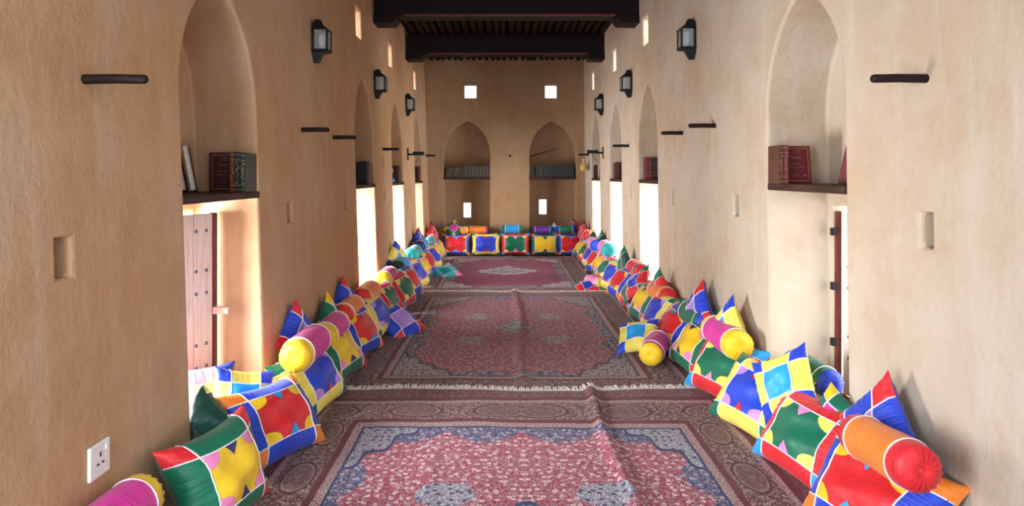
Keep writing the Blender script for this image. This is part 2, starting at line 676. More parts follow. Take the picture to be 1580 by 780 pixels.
def spot(side, y, z, lb):
    e = empty('wall_spotlight', (WX(side, y, z), y, z))
    setp(e, lb, 'spotlight', 'spotlights on wall arms')
    s = -side
    bm = bmesh.new()
    box(bm, -0.005, 0.012, -0.05, 0.05, -0.11, 0.09, 0.004, Matrix.Scale(1, 4))
    link('wall_plate', bm, M_black, e)
    bm = bmesh.new()
    tube(bm, [(0, 0, -0.01), (s * 0.12, 0, -0.01)], 0.016, 10)
    link('arm', bm, M_black, e, True)
    bm = bmesh.new()
    Mx = Matrix.Translation((s * 0.09, 0, 0.005)) @ Matrix.Rotation(s * PI / 2, 4, 'Y')
    lathe(bm, [(0.001, 0), (0.03, 0), (0.034, 0.02), (0.028, 0.06), (0.028, 0.12), (0.033, 0.14), (0.033, 0.18), (0.001, 0.18)], 16, Mx)
    link('lamp_head', bm, M_black, e, True)
    bm = bmesh.new()
    tube(bm, [(s * 0.19, 0, -0.02), (s * 0.17, 0, -0.09), (s * 0.12, 0, -0.14)], 0.005, 6)
    link('cord', bm, M_rope, e, True)


spot(-1, 10.4, 1.95, 'black spotlight on an arm beside the farthest niche of the left wall')
spot(1, 10.75, 1.99, 'black spotlight on an arm beside the farthest niche of the right wall')


def lantern_proto():
    """x = out of the wall, z = 0 at the middle"""
    e = empty('wall_lantern')
    bm = bmesh.new()
    box(bm, 0, 0.012, -0.045, 0.045, -0.14, 0.16, 0.004)
    link('back_plate', bm, M_black, e)
    W2, X0, X1 = 0.062, 0.012, 0.135
    # posts
    for (px, py) in ((X0 + .008, -W2), (X0 + .008, W2), (X1, -W2), (X1, W2)):
        bm = bmesh.new()
        box(bm, px - .008, px + .008, py - .008, py + .008, -0.085, 0.09, 0.002)
        link('corner_post', bm, M_black, e)
    # roof: truncated pyramid and chimney, tapered base
    def frus(name, z0, z1, a0, a1, x0a, x0b, x1a, x1b):
        bm = bmesh.new()
        vs = [bm.verts.new(c) for c in ((x0a, -a0, z0), (x0b, -a0, z0), (x0b, a0, z0), (x0a, a0, z0), (x1a, -a1, z1), (x1b, -a1, z1), (x1b, a1, z1), (x1a, a1, z1))]
        for f in ((3, 2, 1, 0), (4, 5, 6, 7), (0, 1, 5, 4), (1, 2, 6, 5), (2, 3, 7, 6), (3, 0, 4, 7)): bm.faces.new([vs[i] for i in f])
        return link(name, bm, M_black, e)
    frus('roof', 0.085, 0.135, 0.078, 0.04, 0.004, 0.152, 0.01, 0.085)
    frus('chimney', 0.133, 0.18, 0.036, 0.026, 0.012, 0.08, 0.018, 0.065)
    frus('base_tray', -0.10, -0.08, 0.060, 0.076, 0.004, 0.13, 0.004, 0.150)
    frus('base_taper', -0.185, -0.10, 0.022, 0.045, 0.01, 0.05, 0.006, 0.09)
    for (a, b, c, d, nm) in ((X1 - .002, X1 + .002, -W2, W2, 'glass_pane'), (X0 + .01, X1, -W2 - .002, -W2 + .002, 'glass_pane'), (X0 + .01, X1, W2 - .002, W2 + .002, 'glass_pane')):
        bm = bmesh.new()
        box(bm, a, b, c, d, -0.08, 0.085)
        link(nm, bm, M_glass, e)
    bm = bmesh.new()
    lathe(bm, [(0.001, -0.07), (0.018, -0.065), (0.026, -0.02), (0.026, 0.03), (0.016, 0.055), (0.001, 0.06)], 14, Matrix.Translation((0.072, 0, 0)))
    link('bulb', bm, M_bulb, e, True)
    return e


def copytree(o, parent=None):
    c = o.copy()
    C.objects.link(c)
    if parent: c.parent = parent
    for ch in o.children: copytree(ch, c)
    return c


lp = lantern_proto()
first = True
for side, y, z, lb in [(-1, 5.43, 2.745, 'black metal wall lantern on left wall, the largest and nearest one there'),
                       (-1, 7.95, 2.74, 'black metal wall lantern on left wall between second and third niches'),
                       (-1, 10.38, 2.75, 'black metal wall lantern on left wall, the farthest and smallest one there'),
                       (1, 5.80, 2.84, 'black metal wall lantern on right wall, the largest and nearest one there'),
                       (1, 8.48, 2.82, 'black metal wall lantern on right wall between second and third niches'),
                       (1, 10.70, 2.79, 'black metal wall lantern on right wall, the farthest and smallest one there')]:
    o = lp if first else copytree(lp)
    first = False
    o.location = (WX(side, y, z), y, z)
    o.rotation_euler = (0, 0, 0 if side < 0 else PI)
    setp(o, lb, 'lantern', 'black wall lanterns')

# socket plate
e = empty('wall_socket', (WX(-1, 2.46, 0.50), 2.46, 0.50))
setp(e, 'square white socket plate low on the left wall above the magenta bolster', 'socket')
bm = bmesh.new()
box(bm, 0, 0.014, -0.06, 0.06, -0.065, 0.065, 0.004)
link('plate', bm, M_plate, e)
for (a, b, c, d) in ((-.004, .004, .012, .030), (-.022, -.008, -.018, -.010), (.008, .022, -.018, -.010)):
    bm = bmesh.new()
    box(bm, 0.0135, 0.0150, a, b, c, d)
    link('socket_slot', bm, M_dark, e)
bm = bmesh.new()
box(bm, 0.013, 0.018, 0.030, 0.048, 0.028, 0.048, 0.001)
link('rocker_switch', bm, M_plate, e)

# gourd lamp hanging on the far right peg
e = empty('gourd_lamp', P(901, 254, 12.36))
setp(e, 'round amber gourd shaped lamp hanging from a peg in the far right corner', 'lamp')
bm = bmesh.new()
lathe(bm, [(0.001, -0.13), (0.05, -0.12), (0.078, -0.07), (0.08, -0.03), (0.058, 0.02), (0.03, 0.05), (0.026, 0.08), (0.036, 0.10), (0.03, 0.125), (0.001, 0.135)], 20)
link('globe', bm, M_amber, e, True)
bm = bmesh.new()
tube(bm, [(0, 0, 0.13), (0.004, 0, 0.19)], 0.005, 6)
link('cord', bm, M_rope, e, True)

# blue oil lantern in the third niche left
lx, ly, lz = -1.74, 9.35, 1.495
e = empty('oil_lantern', (lx, ly, lz))
setp(e, 'blue metal oil lantern with glass chimney on the third left niche shelf', 'lantern')
bm = bmesh.new()
lathe(bm, [(0.001, 0), (0.085, 0), (0.09, 0.012), (0.088, 0.05), (0.06, 0.065), (0.03, 0.075), (0.03, 0.10), (0.001, 0.10)], 22)
link('fuel_tank', bm, M_bluemetal, e, True)
bm = bmesh.new()
lathe(bm, [(0.03, 0.10), (0.052, 0.14), (0.055, 0.18), (0.038, 0.235), (0.032, 0.25)], 18)
link('glass_chimney', bm, M_glass, e, True)
bm = bmesh.new()
lathe(bm, [(0.001, 0.25), (0.04, 0.25), (0.045, 0.27), (0.03, 0.29), (0.03, 0.33), (0.045, 0.34), (0.02, 0.36), (0.001, 0.365)], 18)
link('cap', bm, M_bluemetal, e, True)
for s in (-1, 1):
    bm = bmesh.new()
    tube(bm, [(0, s * .08, .04), (0, s * .088, .12), (0, s * .085, .22), (0, s * .06, .30), (0, s * .03, .325)], 0.008, 8)
    link('side_tube', bm, M_bluemetal, e, True)
bm = bmesh.new()
tube(bm, [(0.0, 0.085 * math.cos(a), 0.25 + 0.13 * math.sin(a)) for a in [PI * i / 12 for i in range(13)]], 0.003, 6)
link('handle', bm, M_black, e, True)


# ------------------------------------------------------------------ books
_bm = {}


def bookmat(c):
    if c not in _bm:
        col = {'maroon': (0.055, 0.003, 0.006), 'wine': (0.12, 0.006, 0.014), 'black': (0.010, 0.011, 0.013), 'darkgreen': (0.006, 0.022, 0.018),
               'brown': (0.09, 0.03, 0.018), 'navy': (0.01, 0.015, 0.04), 'white': (0.75, 0.70, 0.62), 'rose': (0.16, 0.035, 0.04)}[c]
        _bm[c] = simple('book_cloth_' + c, col, 0.42, var=0.2)
    return _bm[c]


def book(loc, w_, h_, d_, c, M, label, group=None, gilt=True, cover=False):
    """local: x thickness, y depth (spine at -y), z height; base at z=0"""
    e = empty('book', loc, M)
    setp(e, label, 'book', group)
    t_ = 0.0025
    m = bookmat(c)
    bm = bmesh.new()
    box(bm, -w_ / 2, -w_ / 2 + t_, 0, d_, 0, h_)
    box(bm, w_ / 2 - t_, w_ / 2, 0, d_, 0, h_)
    box(bm, -w_ / 2, w_ / 2, -0.003, 0.001, 0, h_)
    cov = link('cover', bm, m, e)
    bm = bmesh.new()
    box(bm, -w_ / 2 + t_, w_ / 2 - t_, 0.001, d_ - 0.004, 0.004, h_ - 0.004)
    link('pages', bm, M_page, e)
    if gilt:
        bm = bmesh.new()
        for (a, b) in ((0.05, 0.062), (0.16, 0.172), (0.80, 0.812), (0.93, 0.942)):
            box(bm, -w_ * .47, w_ * .47, -0.0042, -0.0028, h_ * a, h_ * b)
        # blocks of small spine ornament
        rnd = random.Random(int(h_ * 1e5) + int(w_ * 1e5))
        for kz in range(14):
            z = h_ * (0.20 + 0.042 * kz)
            a = rnd.uniform(-.4, 0) * w_
            box(bm, a, a + rnd.uniform(.15, .4) * w_, -0.0042, -0.0028, z, z + h_ * rnd.uniform(.008, .024))
        link('spine_gilding', bm, M_gilt, cov)
    if cover:
        s = cover
        xx = s * (w_ / 2)
        x0, x1 = sorted((xx, xx + s * 0.0012))
        bm = bmesh.new()
        for (a, b, c2, d2) in ((.08, .92, .06, .072), (.08, .92, .928, .94), (.08, .095, .06, .94), (.905, .92, .06, .94)):
            box(bm, x0, x1, d_ * a, d_ * b, h_ * c2, h_ * d2)
        link('cover_border', bm, M_gilt, cov)
        bm = bmesh.new()
        rnd = random.Random(3)
        for (zc, am, y0, y1) in ((.86, .004, .38, .62), (.80, .004, .36, .64), (.70, .004, .26, .70), (.66, .003, .34, .62), (.52, .016, .32, .66), (.43, .022, .22, .80), (.22, .004, .32, .56), (.20, .02, .74, .82)):
            pts = []
            n = 26
            for i in range(n):
                f = i / (n - 1)
                pts.append((xx + s * 0.001, d_ * (y0 + (y1 - y0) * f), h_ * (zc + am * math.sin(f * 31 + zc * 9) * (0.6 + 0.6 * math.sin(f * 11)))))
            tube(bm, pts, 0.0011, 4)
        link('cover_lettering', bm, M_gilt, cov)
    return e


Rz = lambda a: Matrix.Rotation(a, 3, 'Z')
Rx = lambda a: Matrix.Rotation(a, 3, 'X')
Ry = lambda a: Matrix.Rotation(a, 3, 'Y')
# nearest left niche: leaning pair showing the page edges, facing volume and three spines
zt = 1.496
book((-1.905, 3.88, zt), .030, .27, .18, 'brown', Ry(R(-11)) @ Rz(R(203)), 'brown book leaning with pale page edges out, inner one in left niche', 'leaning books in the nearest left niche', False)
book((-1.955, 3.86, zt), .034, .26, .18, 'brown', Ry(R(-11)) @ Rz(R(203)), 'brown book leaning with pale page edges out, outer one by left niche edge', 'leaning books in the nearest left niche', False)
book((-1.915, 4.10, zt), .035, .25, .185, 'maroon', Rz(R(-90 + 5)), 'maroon book standing cover out with gilt frame in nearest left niche', None, True, 1)
for j, (c, lb) in enumerate((('brown', 'brown gilt spine beside the maroon book in nearest left niche'), ('black', 'black and gilt spine in middle of three in nearest left niche'), ('darkgreen', 'dark green spine at the end of nearest left niche shelf'))):
    book((-1.712 + j * 0.033, 3.955, zt), .031, .25 - .004 * j, .17, c, Rz(0), lb, 'gilt spined volumes in the nearest left niche')
# nearest right niche
zr = 1.546
book((1.80, 4.16, zr), .035, .245, .185, 'wine', Rx(R(-7)) @ Rz(R(-90)) , 'wine red book standing cover out with gilt lettering in nearest right niche', None, True, 1)
for j, (c, lb) in enumerate((('rose', 'rose red spine next to the wine red book in nearest right niche'), ('brown', 'brown gilt spine at the far end of nearest right niche shelf'))):
    book((1.788 - .012 - j * 0.030, 4.05, zr), .028, .245, .17, c, Rz(0), lb, 'gilt spined volumes in the nearest right niche')
book((1.925, 3.50, zr), .035, .225, .17, 'rose', Ry(R(12)), 'rose red book leaning by the near edge of nearest right niche', 'gilt spined volumes in the nearest right niche')


def row(side, yj, x0, x1, z, cols, hs, where, group, gilt=False):
    n = len(cols)
    for j in range(n):
        x = x0 + (x1 - x0) * (j + .5) / n
        lb = '%s book standing in %s, number %s from the wall face' % (cols[j], where, ['one', 'two', 'three', 'four', 'five', 'six'][j])
        book((x, yj, z), abs(x1 - x0) / n - .002, hs[j % len(hs)], .17, cols[j], Rz(0), lb, group, gilt)


row(-1, 7.55, -1.645, -1.80, 1.496, ['brown', 'black', 'darkgreen', 'navy', 'black'], [.25, .27, .265, .27, .26], 'second left niche', 'dark books in the second left niche')
book((-1.845, 7.50, 1.496), .02, .24, .16, 'white', Ry(R(-8)), 'thin white book leaning beside the dark books in second left niche', None, False)
row(-1, 9.70, -1.66, -1.76, 1.496, ['brown', 'maroon', 'brown'], [.25, .24], 'third left niche behind the lantern', 'brown books in the third left niche')
row(-1, 11.85, -1.65, -1.78, 1.496, ['brown', 'black', 'black', 'brown'], [.27, .25], 'farthest left niche', 'dark books in the farthest left niche')
row(1, 7.92, 1.73, 1.91, 1.546, ['wine', 'rose', 'maroon', 'black', 'navy', 'black'], [.28, .28, .275, .28], 'second right niche', 'maroon and black books in the second right niche', True)
row(1, 9.93, 1.68, 1.80, 1.546, ['brown', 'rose', 'maroon', 'black'], [.25, .26], 'third right niche', 'maroon books in the third right niche')
row(1, 11.80, 1.62, 1.74, 1.546, ['maroon', 'brown', 'white', 'black'], [.24, .25, .26], 'farthest right niche', 'maroon books in the farthest right niche')
# end wall shelves
NTH = [a + b for a in ('', 'twenty-') for b in ('first', 'second', 'third', 'fourth', 'fifth', 'sixth', 'seventh', 'eighth', 'ninth', 'tenth', 'eleventh', 'twelfth', 'thirteenth', 'fourteenth', 'fifteenth', 'sixteenth', 'seventeenth', 'eighteenth', 'nineteenth', 'twentieth')][:20] + ['twenty-' + b for b in ('first', 'second', 'third', 'fourth', 'fifth', 'sixth', 'seventh', 'eighth', 'ninth')] + ['thirtieth']
rnd = random.Random(11)
for bx, nm in zip(BN, ('left', 'right')):
    x = bx - 0.44
    j = 0
    while x < bx + 0.43:
        wd = rnd.choice((.028, .034, .04, .03))
        lean = 0
        if nm == 'left' and j < 9: lean = R(24 - j * 2)
        elif nm == 'right' and j < 2: lean = R(-14)
        h = .20 if nm == 'left' and j < 9 else rnd.choice((.225, .235, .24, .215))
        lb = '%s book, %s from left on the %s end wall shelf' % ('leaning dark' if lean else 'upright dark', NTH[j], nm)
        c = rnd.choice(('black', 'darkgreen', 'navy', 'black')) if nm == 'right' else rnd.choice(('black', 'darkgreen', 'brown', 'black'))
        book((x + wd / 2, YB + 0.06, 1.561), wd, h, .17, c, Ry(lean), lb, '%s books on the %s end wall shelf' % ('leaning' if lean else 'upright', nm), nm == 'left' and j % 2 == 0 or j in (0, 1, 5))
        x += wd * (1.35 if lean else 1.04)
        j += 1


# ------------------------------------------------------------------ cushions
def basis(yaw, elev, roll=0):
    y, e = R(yaw), R(elev)
    n = Vector((math.cos(e) * math.cos(y), math.cos(e) * math.sin(y), math.sin(e)))
    v = Vector((-math.sin(e) * math.cos(y), -math.sin(e) * math.sin(y), math.cos(e)))
    u = v.cross(n)
    c, s = math.cos(R(roll)), math.sin(R(roll))
    u2 = u * c + v * s
    v2 = v * c - u * s
    M = Matrix((u2, v2, n)).transposed()
    return M


DES = {  # centre, border, corner, quarter patches, triangles
    'A': ('yellow', 'green', 'red', 'pink', 'navy'),
    'B': ('red', 'blue', 'orange', 'yellow', 'sky'),
    'C': ('blue', 'lemon', 'green', 'lilac', 'red'),
    'D': ('green', 'red', 'sky', 'lemon', 'pink'),
    'E': ('lilac', 'blue', 'red', None, None),
    'F': ('magenta', 'green', 'yellow', None, None),
    'G': ('sky', 'lemon', 'blue', None, None),
    'H': ('blue', 'red', 'green', None, None),
    'I': ('red', 'navy', 'violet', None, None),
    'J': ('teal', 'aqua', 'pink', None, None),
    'K': ('red', 'red', 'maroon', None, None),
    'N': ('green', 'darkgreen', 'green', None, None),
    'L': ('green', 'darkgreen', 'lemon', None, None),
    'M': ('cream', 'pink', 'blue', None, None),
}
WORD = dict(A='yellow centre and green borders', B='red centre and blue borders', C='blue centre and yellow borders', D='green centre and red borders',
            E='lilac centre, blue borders and red corners', F='magenta centre, green borders and yellow corners', G='sky blue centre and yellow borders',
            H='blue centre and red borders', I='red centre and navy borders', J='teal and pink patches', K='plain red patches', L='dark green patches', M='cream centre and pink borders')


class Pil:
    def __init__(s, W, H, T, seed, k=0.11, ex=0.45, wr=0.006, dent=0.0):
        s.a, s.b, s.t, s.k, s.ex, s.wr = W / 2, H / 2, T / 2, k, ex, wr
        r = random.Random(seed)
        s.ph = [r.uniform(0, 6.28) for _ in range(10)]
        s.bend = r.uniform(-.02, .02)
        s.sag = r.uniform(.0, .06)
        s.tw = r.uniform(-.012, .012)
        s.dent = dent

    def at(s, u, v, side, off=0.0):
        cu, cv = min(1, abs(u)), min(1, abs(v))
        kk = s.k
        x = s.a * u * (1 - kk * (1 - v * v))
        y = s.b * v * (1 - kk * (1 - u * u))
        y -= s.b * s.sag * (1 - u * u) * (0.5 + 0.5 * v)
        f = max(0.0, (1 - cu ** 2.2) * (1 - cv ** 2.2))
        z = s.t * f ** s.ex
        # gathers along the seams, soft folds from the corners
        p = s.ph
        e = max(cu, cv)
        g = s.wr * (e ** 3) * min(1, (1 - e) * 9)
        if cu > cv: z += g * math.sin(y * 150 + p[0] + 2 * math.sin(y * 31 + p[1]))
        else: z += g * math.sin(x * 150 + p[2] + 2 * math.sin(x * 29 + p[3]))
        z += 0.009 * f * (math.sin(6 * u + p[4] + 2 * v) + math.sin(7 * v + p[5] - 3 * u))
        z -= s.dent * math.exp(-((u - 0.1) ** 2 + v * v) * 5)
        z = side * (z + off)
        z += s.bend * (u * u) + s.tw * u * v + 0.008 * math.sin(3 * v + p[6]) * u
        return Vector((x, y, z))


def patch(bm, f, u0, u1, v0, v1, nu, nv, side, off=0.0):
    g = [[bm.verts.new(f.at(u0 + (u1 - u0) * i / nu, v0 + (v1 - v0) * j / nv, side, off)) for i in range(nu + 1)] for j in range(nv + 1)]
    for j in range(nv):
        for i in range(nu):
            q = (g[j][i], g[j][i + 1], g[j + 1][i + 1], g[j + 1][i])
            bm.faces.new(q if side > 0 else q[::-1])


def cushion(loc, M, W, H, T, des, label, group, seed, lod=1, s=None, tri='v', name='patchwork_cushion', dent=0.0, back=None, qr=0.50):
    cc, cb, ck, cq, ct = DES[des]
    e = empty(name, loc, M)
    setp(e, label, 'cushion', group)
    f = Pil(W, H, T, seed, dent=dent, wr=0.005 if lod else 0.003)
    if s is None: s = 0.62 if cq else 0.50
    nc, ne = ((14, 7), (8, 4), (5, 3))[2 - lod] if lod < 3 else (14, 7)
    nc, ne = {2: (16, 8), 1: (10, 5), 0: (6, 3)}[lod]
    bm = bmesh.new()
    patch(bm, f, -s, s, -s, s, nc, nc, 1)
    link('centre_panel', bm, fab(cc), e, True)
    for (a, b, c, d, pl) in ((-s, s, s, 1, 'x'), (-s, s, -1, -s, 'x'), (-1, -s, -s, s, 'y'), (s, 1, -s, s, 'y')):
        bm = bmesh.new()
        wide = (b - a) > (d - c)
        patch(bm, f, a, b, c, d, nc if wide else ne, ne if wide else nc, 1)
        link('border_panel', bm, fab(cb, pl), e, True)
    for a in (-1, 1):
        for b in (-1, 1):
            bm = bmesh.new()
            u0, u1 = sorted((a * s, a))
            v0, v1 = sorted((b * s, b))
            patch(bm, f, u0, u1, v0, v1, ne, ne, 1)
            link('corner_panel', bm, fab(ck), e, True)
    o_ = 0.0022
    if cq:
        for a in (-1, 1):
            for b in (-1, 1):
                bm = bmesh.new()
                n1, n2 = (4, 6) if lod == 2 else (2, 4)
                g = []
                rad = qr * s
                for i in range(n1 + 1):
                    g.append([bm.verts.new(f.at(a * (s - rad * i / n1 * math.cos(PI / 2 * j / n2)), b * (s - rad * i / n1 * math.sin(PI / 2 * j / n2)), 1, o_)) for j in range(n2 + 1)])
                for i in range(n1):
                    for j in range(n2):
                        q = [g[i][j], g[i + 1][j], g[i + 1][j + 1], g[i][j + 1]]
                        if a * b < 0: q = q[::-1]
                        bm.faces.new(q[::-1] if False else q)
                bmesh.ops.recalc_face_normals(bm, faces=bm.faces)
                link('quarter_patch', bm, fab(cq), e, True)
        for b in (-1, 1):
            bm = bmesh.new()
            n = 4 if lod else 3
            base_w, hgt = 0.24 * s, 0.42 * s
            rows_ = []
            for i in range(n + 1):
                w2 = base_w * (1 - i / n)
                tt = b * (s - hgt * i / n)
                if i == n: pts = [(0.0, tt)]
                else: pts = [(-w2 + 2 * w2 * j / n, tt) for j in range(n + 1)]
                rows_.append([bm.verts.new(f.at(*(p if tri == 'v' else p[::-1]), 1, o_ + 0.001)) for p in pts])
            for i in range(n):
                A, B = rows_[i], rows_[i + 1]
                for j in range(n):
                    if len(B) == 1: bm.faces.new((A[j], A[j + 1], B[0]))
                    else: bm.faces.new((A[j], A[j + 1], B[j + 1], B[j]))
            bmesh.ops.recalc_face_normals(bm, faces=bm.faces)
            link('triangle_patch', bm, fab(ct), e, True)
    # back cover
    bm = bmesh.new()
    n = {2: 22, 1: 14, 0: 8}[lod]
    patch(bm, f, -1, 1, -1, 1, n, n, -1)
    link('back_cover', bm, fab(back or cb), e, True)
    # piping
    bm = bmesh.new()
    rp = 0.0042 if lod == 2 else 0.0034
    n = {2: 26, 1: 16, 0: 10}[lod]
    for q in (-s, s):
        tube(bm, [f.at(q, -1 + 2 * i / n, 1, 0.001) for i in range(n + 1)], rp, 4)
        tube(bm, [f.at(-1 + 2 * i / n, q, 1, 0.001) for i in range(n + 1)], rp, 4)
    link('piping', bm, M_piping, e, True)
    return e


def bolster(loc, M, L, r, body, cap, band, label, group, seed, lod=1, name='bolster_cushion'):
    """axis along local x"""
    e = empty(name, loc, M)
    setp(e, label, 'bolster', group)
    rd = random.Random(seed)
    ph = [rd.uniform(0, 6.28) for _ in range(4)]
    n = {2: 36, 1: 24, 0: 16}[lod]
    bw = 0.06 * L / 0.5

    def ring(bm, x, rr):
        out = []
        for k in range(n):
            a = 2 * PI * k / n
            q = rr * (1 + 0.012 * math.sin(3 * a + ph[0] + x * 9) + 0.008 * math.sin(5 * a + ph[1] - x * 20))
            out.append(bm.verts.new((x, q * math.cos(a), q * math.sin(a))))
        return out

    def skin(bm, rings):
        for A, B in zip(rings[:-1], rings[1:]):
            for k in range(n): bm.faces.new((A[k], B[k], B[(k + 1) % n], A[(k + 1) % n]))

    def prof(x):
        t_ = abs(x) / (L / 2)
        return r * (1.03 - 0.07 * t_ ** 4) * (1 - 0.015 * math.cos(x * 20 + ph[2]))
    bm = bmesh.new()
    h = L / 2 - bw
    m = 10 if lod else 6
    skin(bm, [ring(bm, -h + 2 * h * i / m, prof(-h + 2 * h * i / m)) for i in range(m + 1)])
    bmesh.ops.recalc_face_normals(bm, faces=bm.faces)
    link('body', bm, fab(body, 'x'), e, True)
    for s in (-1, 1):
        bm = bmesh.new()
        skin(bm, [ring(bm, s * (h + bw * i / 2), prof(h + bw * i / 2)) for i in range(3)])
        bmesh.ops.recalc_face_normals(bm, faces=bm.faces)
        link('end_band', bm, fab(band), e, True)
        # gathered cap, pleats run to the centre
        bm = bmesh.new()
        rings = []
        m2 = 7 if lod else 4
        for i in range(m2 + 1):
            t_ = i / m2
            rr = prof(L / 2) * math.cos(t_ * PI / 2 * 0.97)
            xx = L / 2 + 0.45 * r * math.sin(t_ * PI / 2) - 0.016 * t_ ** 8
            out = []
            for k in range(n):
                a = 2 * PI * k / n
                pl = 0.006 * math.sin(t_ * PI) * (1 if k % 2 else -1)
                rp_ = rr * (1 + 0.035 * math.sin(t_ * PI) * (1 if k % 2 else -1))
                out.append(bm.verts.new((s * (xx + pl), rp_ * math.cos(a), rp_ * math.sin(a))))
            rings.append(out)
        skin(bm, rings)
        bm.faces.new(rings[-1])
        bmesh.ops.recalc_face_normals(bm, faces=bm.faces)
        cap_o = link('end_cap', bm, fab(cap), e, True)
        if lod:
            bm = bmesh.new()
            lathe(bm, [(0.011, 0), (0.010, 0.006), (0.004, 0.009), (0.0005, 0.0095)], 8, Matrix.Translation((s * (L / 2 + 0.45 * r - 0.02), 0, 0)) @ Matrix.Rotation(s * PI / 2, 4, 'Y'))
            link('button', bm, fab(cap), cap_o, True)
    for x in (-h, h):
        bm = bmesh.new()
        tube(bm, [(x, (prof(x) + .001) * math.cos(2 * PI * k / n), (prof(x) + .001) * math.sin(2 * PI * k / n)) for k in range(n)], 0.004, 4, True)
        link('piping', bm, M_piping, e, True)
    return e


def axis_basis(d, up=(0, 0, 1)):
    d = Vector(d).normalized()
    y = Vector(up).cross(d).normalized()
    z = d.cross(y)
    return Matrix((d, y, z)).transposed()


ORD = ['first', 'second', 'third', 'fourth', 'fifth', 'sixth', 'seventh', 'eighth', 'ninth', 'tenth', 'eleventh', 'twelfth', 'thirteenth', 'fourteenth', 'fifteenth', 'sixteenth', 'seventeenth']
rnd = random.Random(5)
# left row on the floor: (near edge y, design)
seqL = [(2.66, 'A'), (3.30, 'B'), (3.97, 'C'), (4.64, 'A'), (5.32, 'B'), (5.98, 'C'), (6.66, 'D'), (7.32, 'D'), (7.92, 'B'), (8.54, 'C'), (9.16, 'A'), (9.74, 'B'), (10.30, 'C'), (10.86, 'A'), (11.42, 'A')]
for i, (y, d) in enumerate(seqL):
    yc = y + 0.33
    j = rnd.uniform
    x = -1.345 + j(-.015, .015) + (0.03 if i > 6 else 0)
    yaw = -8 + j(-5, 5)
    if i == 0: yaw = -16
    if i == 1: yaw = -22
    if i == 2: yaw = -10
    cushion((x, yc - (0.03 if i < 2 else 0), 0.212), basis(yaw, 20 if i == 0 else 32 + j(-4, 4), j(-3, 3)), (0.54, 0.62)[i] if i < 2 else 0.66, 0.47, 0.26, d,
            'floor cushion with %s, %s from camera along left wall' % (WORD[d], ORD[i]), 'large floor cushions along the left wall', 100 + i,
            2 if i < 5 else (1 if i < 10 else 0), tri='v' if i % 2 else 'v')
seqR = [(2.44, 'B'), (3.05, 'D'), (3.62, 'C'), (4.24, 'D'), (4.86, 'A'), (5.44, 'B'), (6.02, 'C'), (6.62, 'A'), (7.22, 'D'), (7.84, 'B'), (8.40, 'C'), (8.94, 'D'), (9.50, 'A'), (10.04, 'B'), (10.58, 'C'), (11.12, 'D'), (11.62, 'A')]
ORD.append('eighteenth')
for i, (y, d) in enumerate(seqR):
    yc = y + 0.30
    j = rnd.uniform
    x = WX(1, yc, 0.2) - 0.205 + j(-.015, .015) + (0.02 if i > 7 else 0)
    yaw = 188 + j(-4, 4)
    if i in (0, 1): yaw = 197
    if i in (2, 3): yaw = 200
    cushion((x, yc, 0.212), basis(yaw, 32 + j(-4, 4), j(-3, 3)), 0.62, 0.47, 0.26, d,
            'floor cushion with %s, %s from camera along right wall' % (WORD[d], ORD[i]), 'large floor cushions along the right wall', 300 + i,
            2 if i < 6 else (1 if i < 11 else 0))
cushion((-1.36, 2.28, 0.105), basis(0, 84, 0), 0.60, 0.40, 0.19, 'C', 'blue and yellow cushion lying flat under the magenta bolster at lower left', 'large floor cushions along the left wall', 99, 1)
# back row
for i, (x, d) in enumerate([(-1.02, 'B'), (-0.43, 'C'), (0.155, 'D'), (0.745, 'A'), (1.27, 'B')]):
    cushion((x, 12.66, 0.225), basis(-90, 10, 0), 0.59, 0.45, 0.26, d, 'floor cushion with %s, %s from left at end wall' % (WORD[d], ORD[i]),
            'large floor cushions along the end wall', 500 + i, 1, s=0.76, tri='v', qr=0.34)

# bolsters on top of the rows
G1 = 'bolsters lying on the floor cushions'
yv = Vector((0, 1, 0))


def bol(cx, py, d, L, body, cap, band, label, r=0.105, dirv=(0.0, 1, 0), lod=1, seed=1, grp=G1):
    """(cx,py): pixel of the near end; d: its distance"""
    p = P(cx, py, d)
    dv = Vector(dirv).normalized()
    c = p + dv * (L / 2)
    return bolster(c, axis_basis(dv), L, r, body, cap, band, label, grp, seed, lod)


bolster((-1.47, 2.33, 0.31), axis_basis((0.0, 1, 0)), 0.42, 0.10, 'magenta', 'yellow', 'yellow', 'magenta bolster with yellow bands under the socket plate at lower left', G1, 31, 2)
bol(455, 550, 4.02, .55, 'magenta', 'yellow', 'yellow', 'magenta bolster with yellow end, nearest of two on the left below a navy cushion', lod=2, seed=2, dirv=(-.03, 1, -.03))
bol(498, 521, 4.80, .50, 'magenta', 'yellow', 'yellow', 'magenta bolster with yellow end, farther of two on the left by green cushion', lod=2, seed=3, dirv=(-.03, 1, 0))
bol(527, 488, 5.50, .48, 'orange', 'red', 'orange', 'orange bolster with red end on the left, nearer of the two orange ones', lod=2, seed=4)
bol(557, 461, 6.25, .50, 'orange', 'red', 'orange', 'orange bolster with red end on the left, farther of the two orange ones', lod=1, seed=5)
bol(590, 433, 7.30, .50, 'magenta', 'yellow', 'yellow', 'magenta bolster with yellow end before the second left window opening', lod=1, seed=6)
bol(613, 414, 8.30, .50, 'sky', 'darkgreen', 'darkgreen', 'sky blue bolster with dark green end on the left row', lod=1, seed=7)
bol(634, 394, 9.30, .50, 'teal', 'aqua', 'teal', 'teal bolster with bright teal end on the left row', lod=1, seed=8)
bol(646, 381, 10.2, .50, 'sky', 'navy', 'navy', 'sky blue bolster with navy end on the left row', lod=0, seed=9)
bol(664, 373, 11.6, .45, 'red', 'teal', 'red', 'red bolster with teal end in the far left corner', lod=0, seed=10)
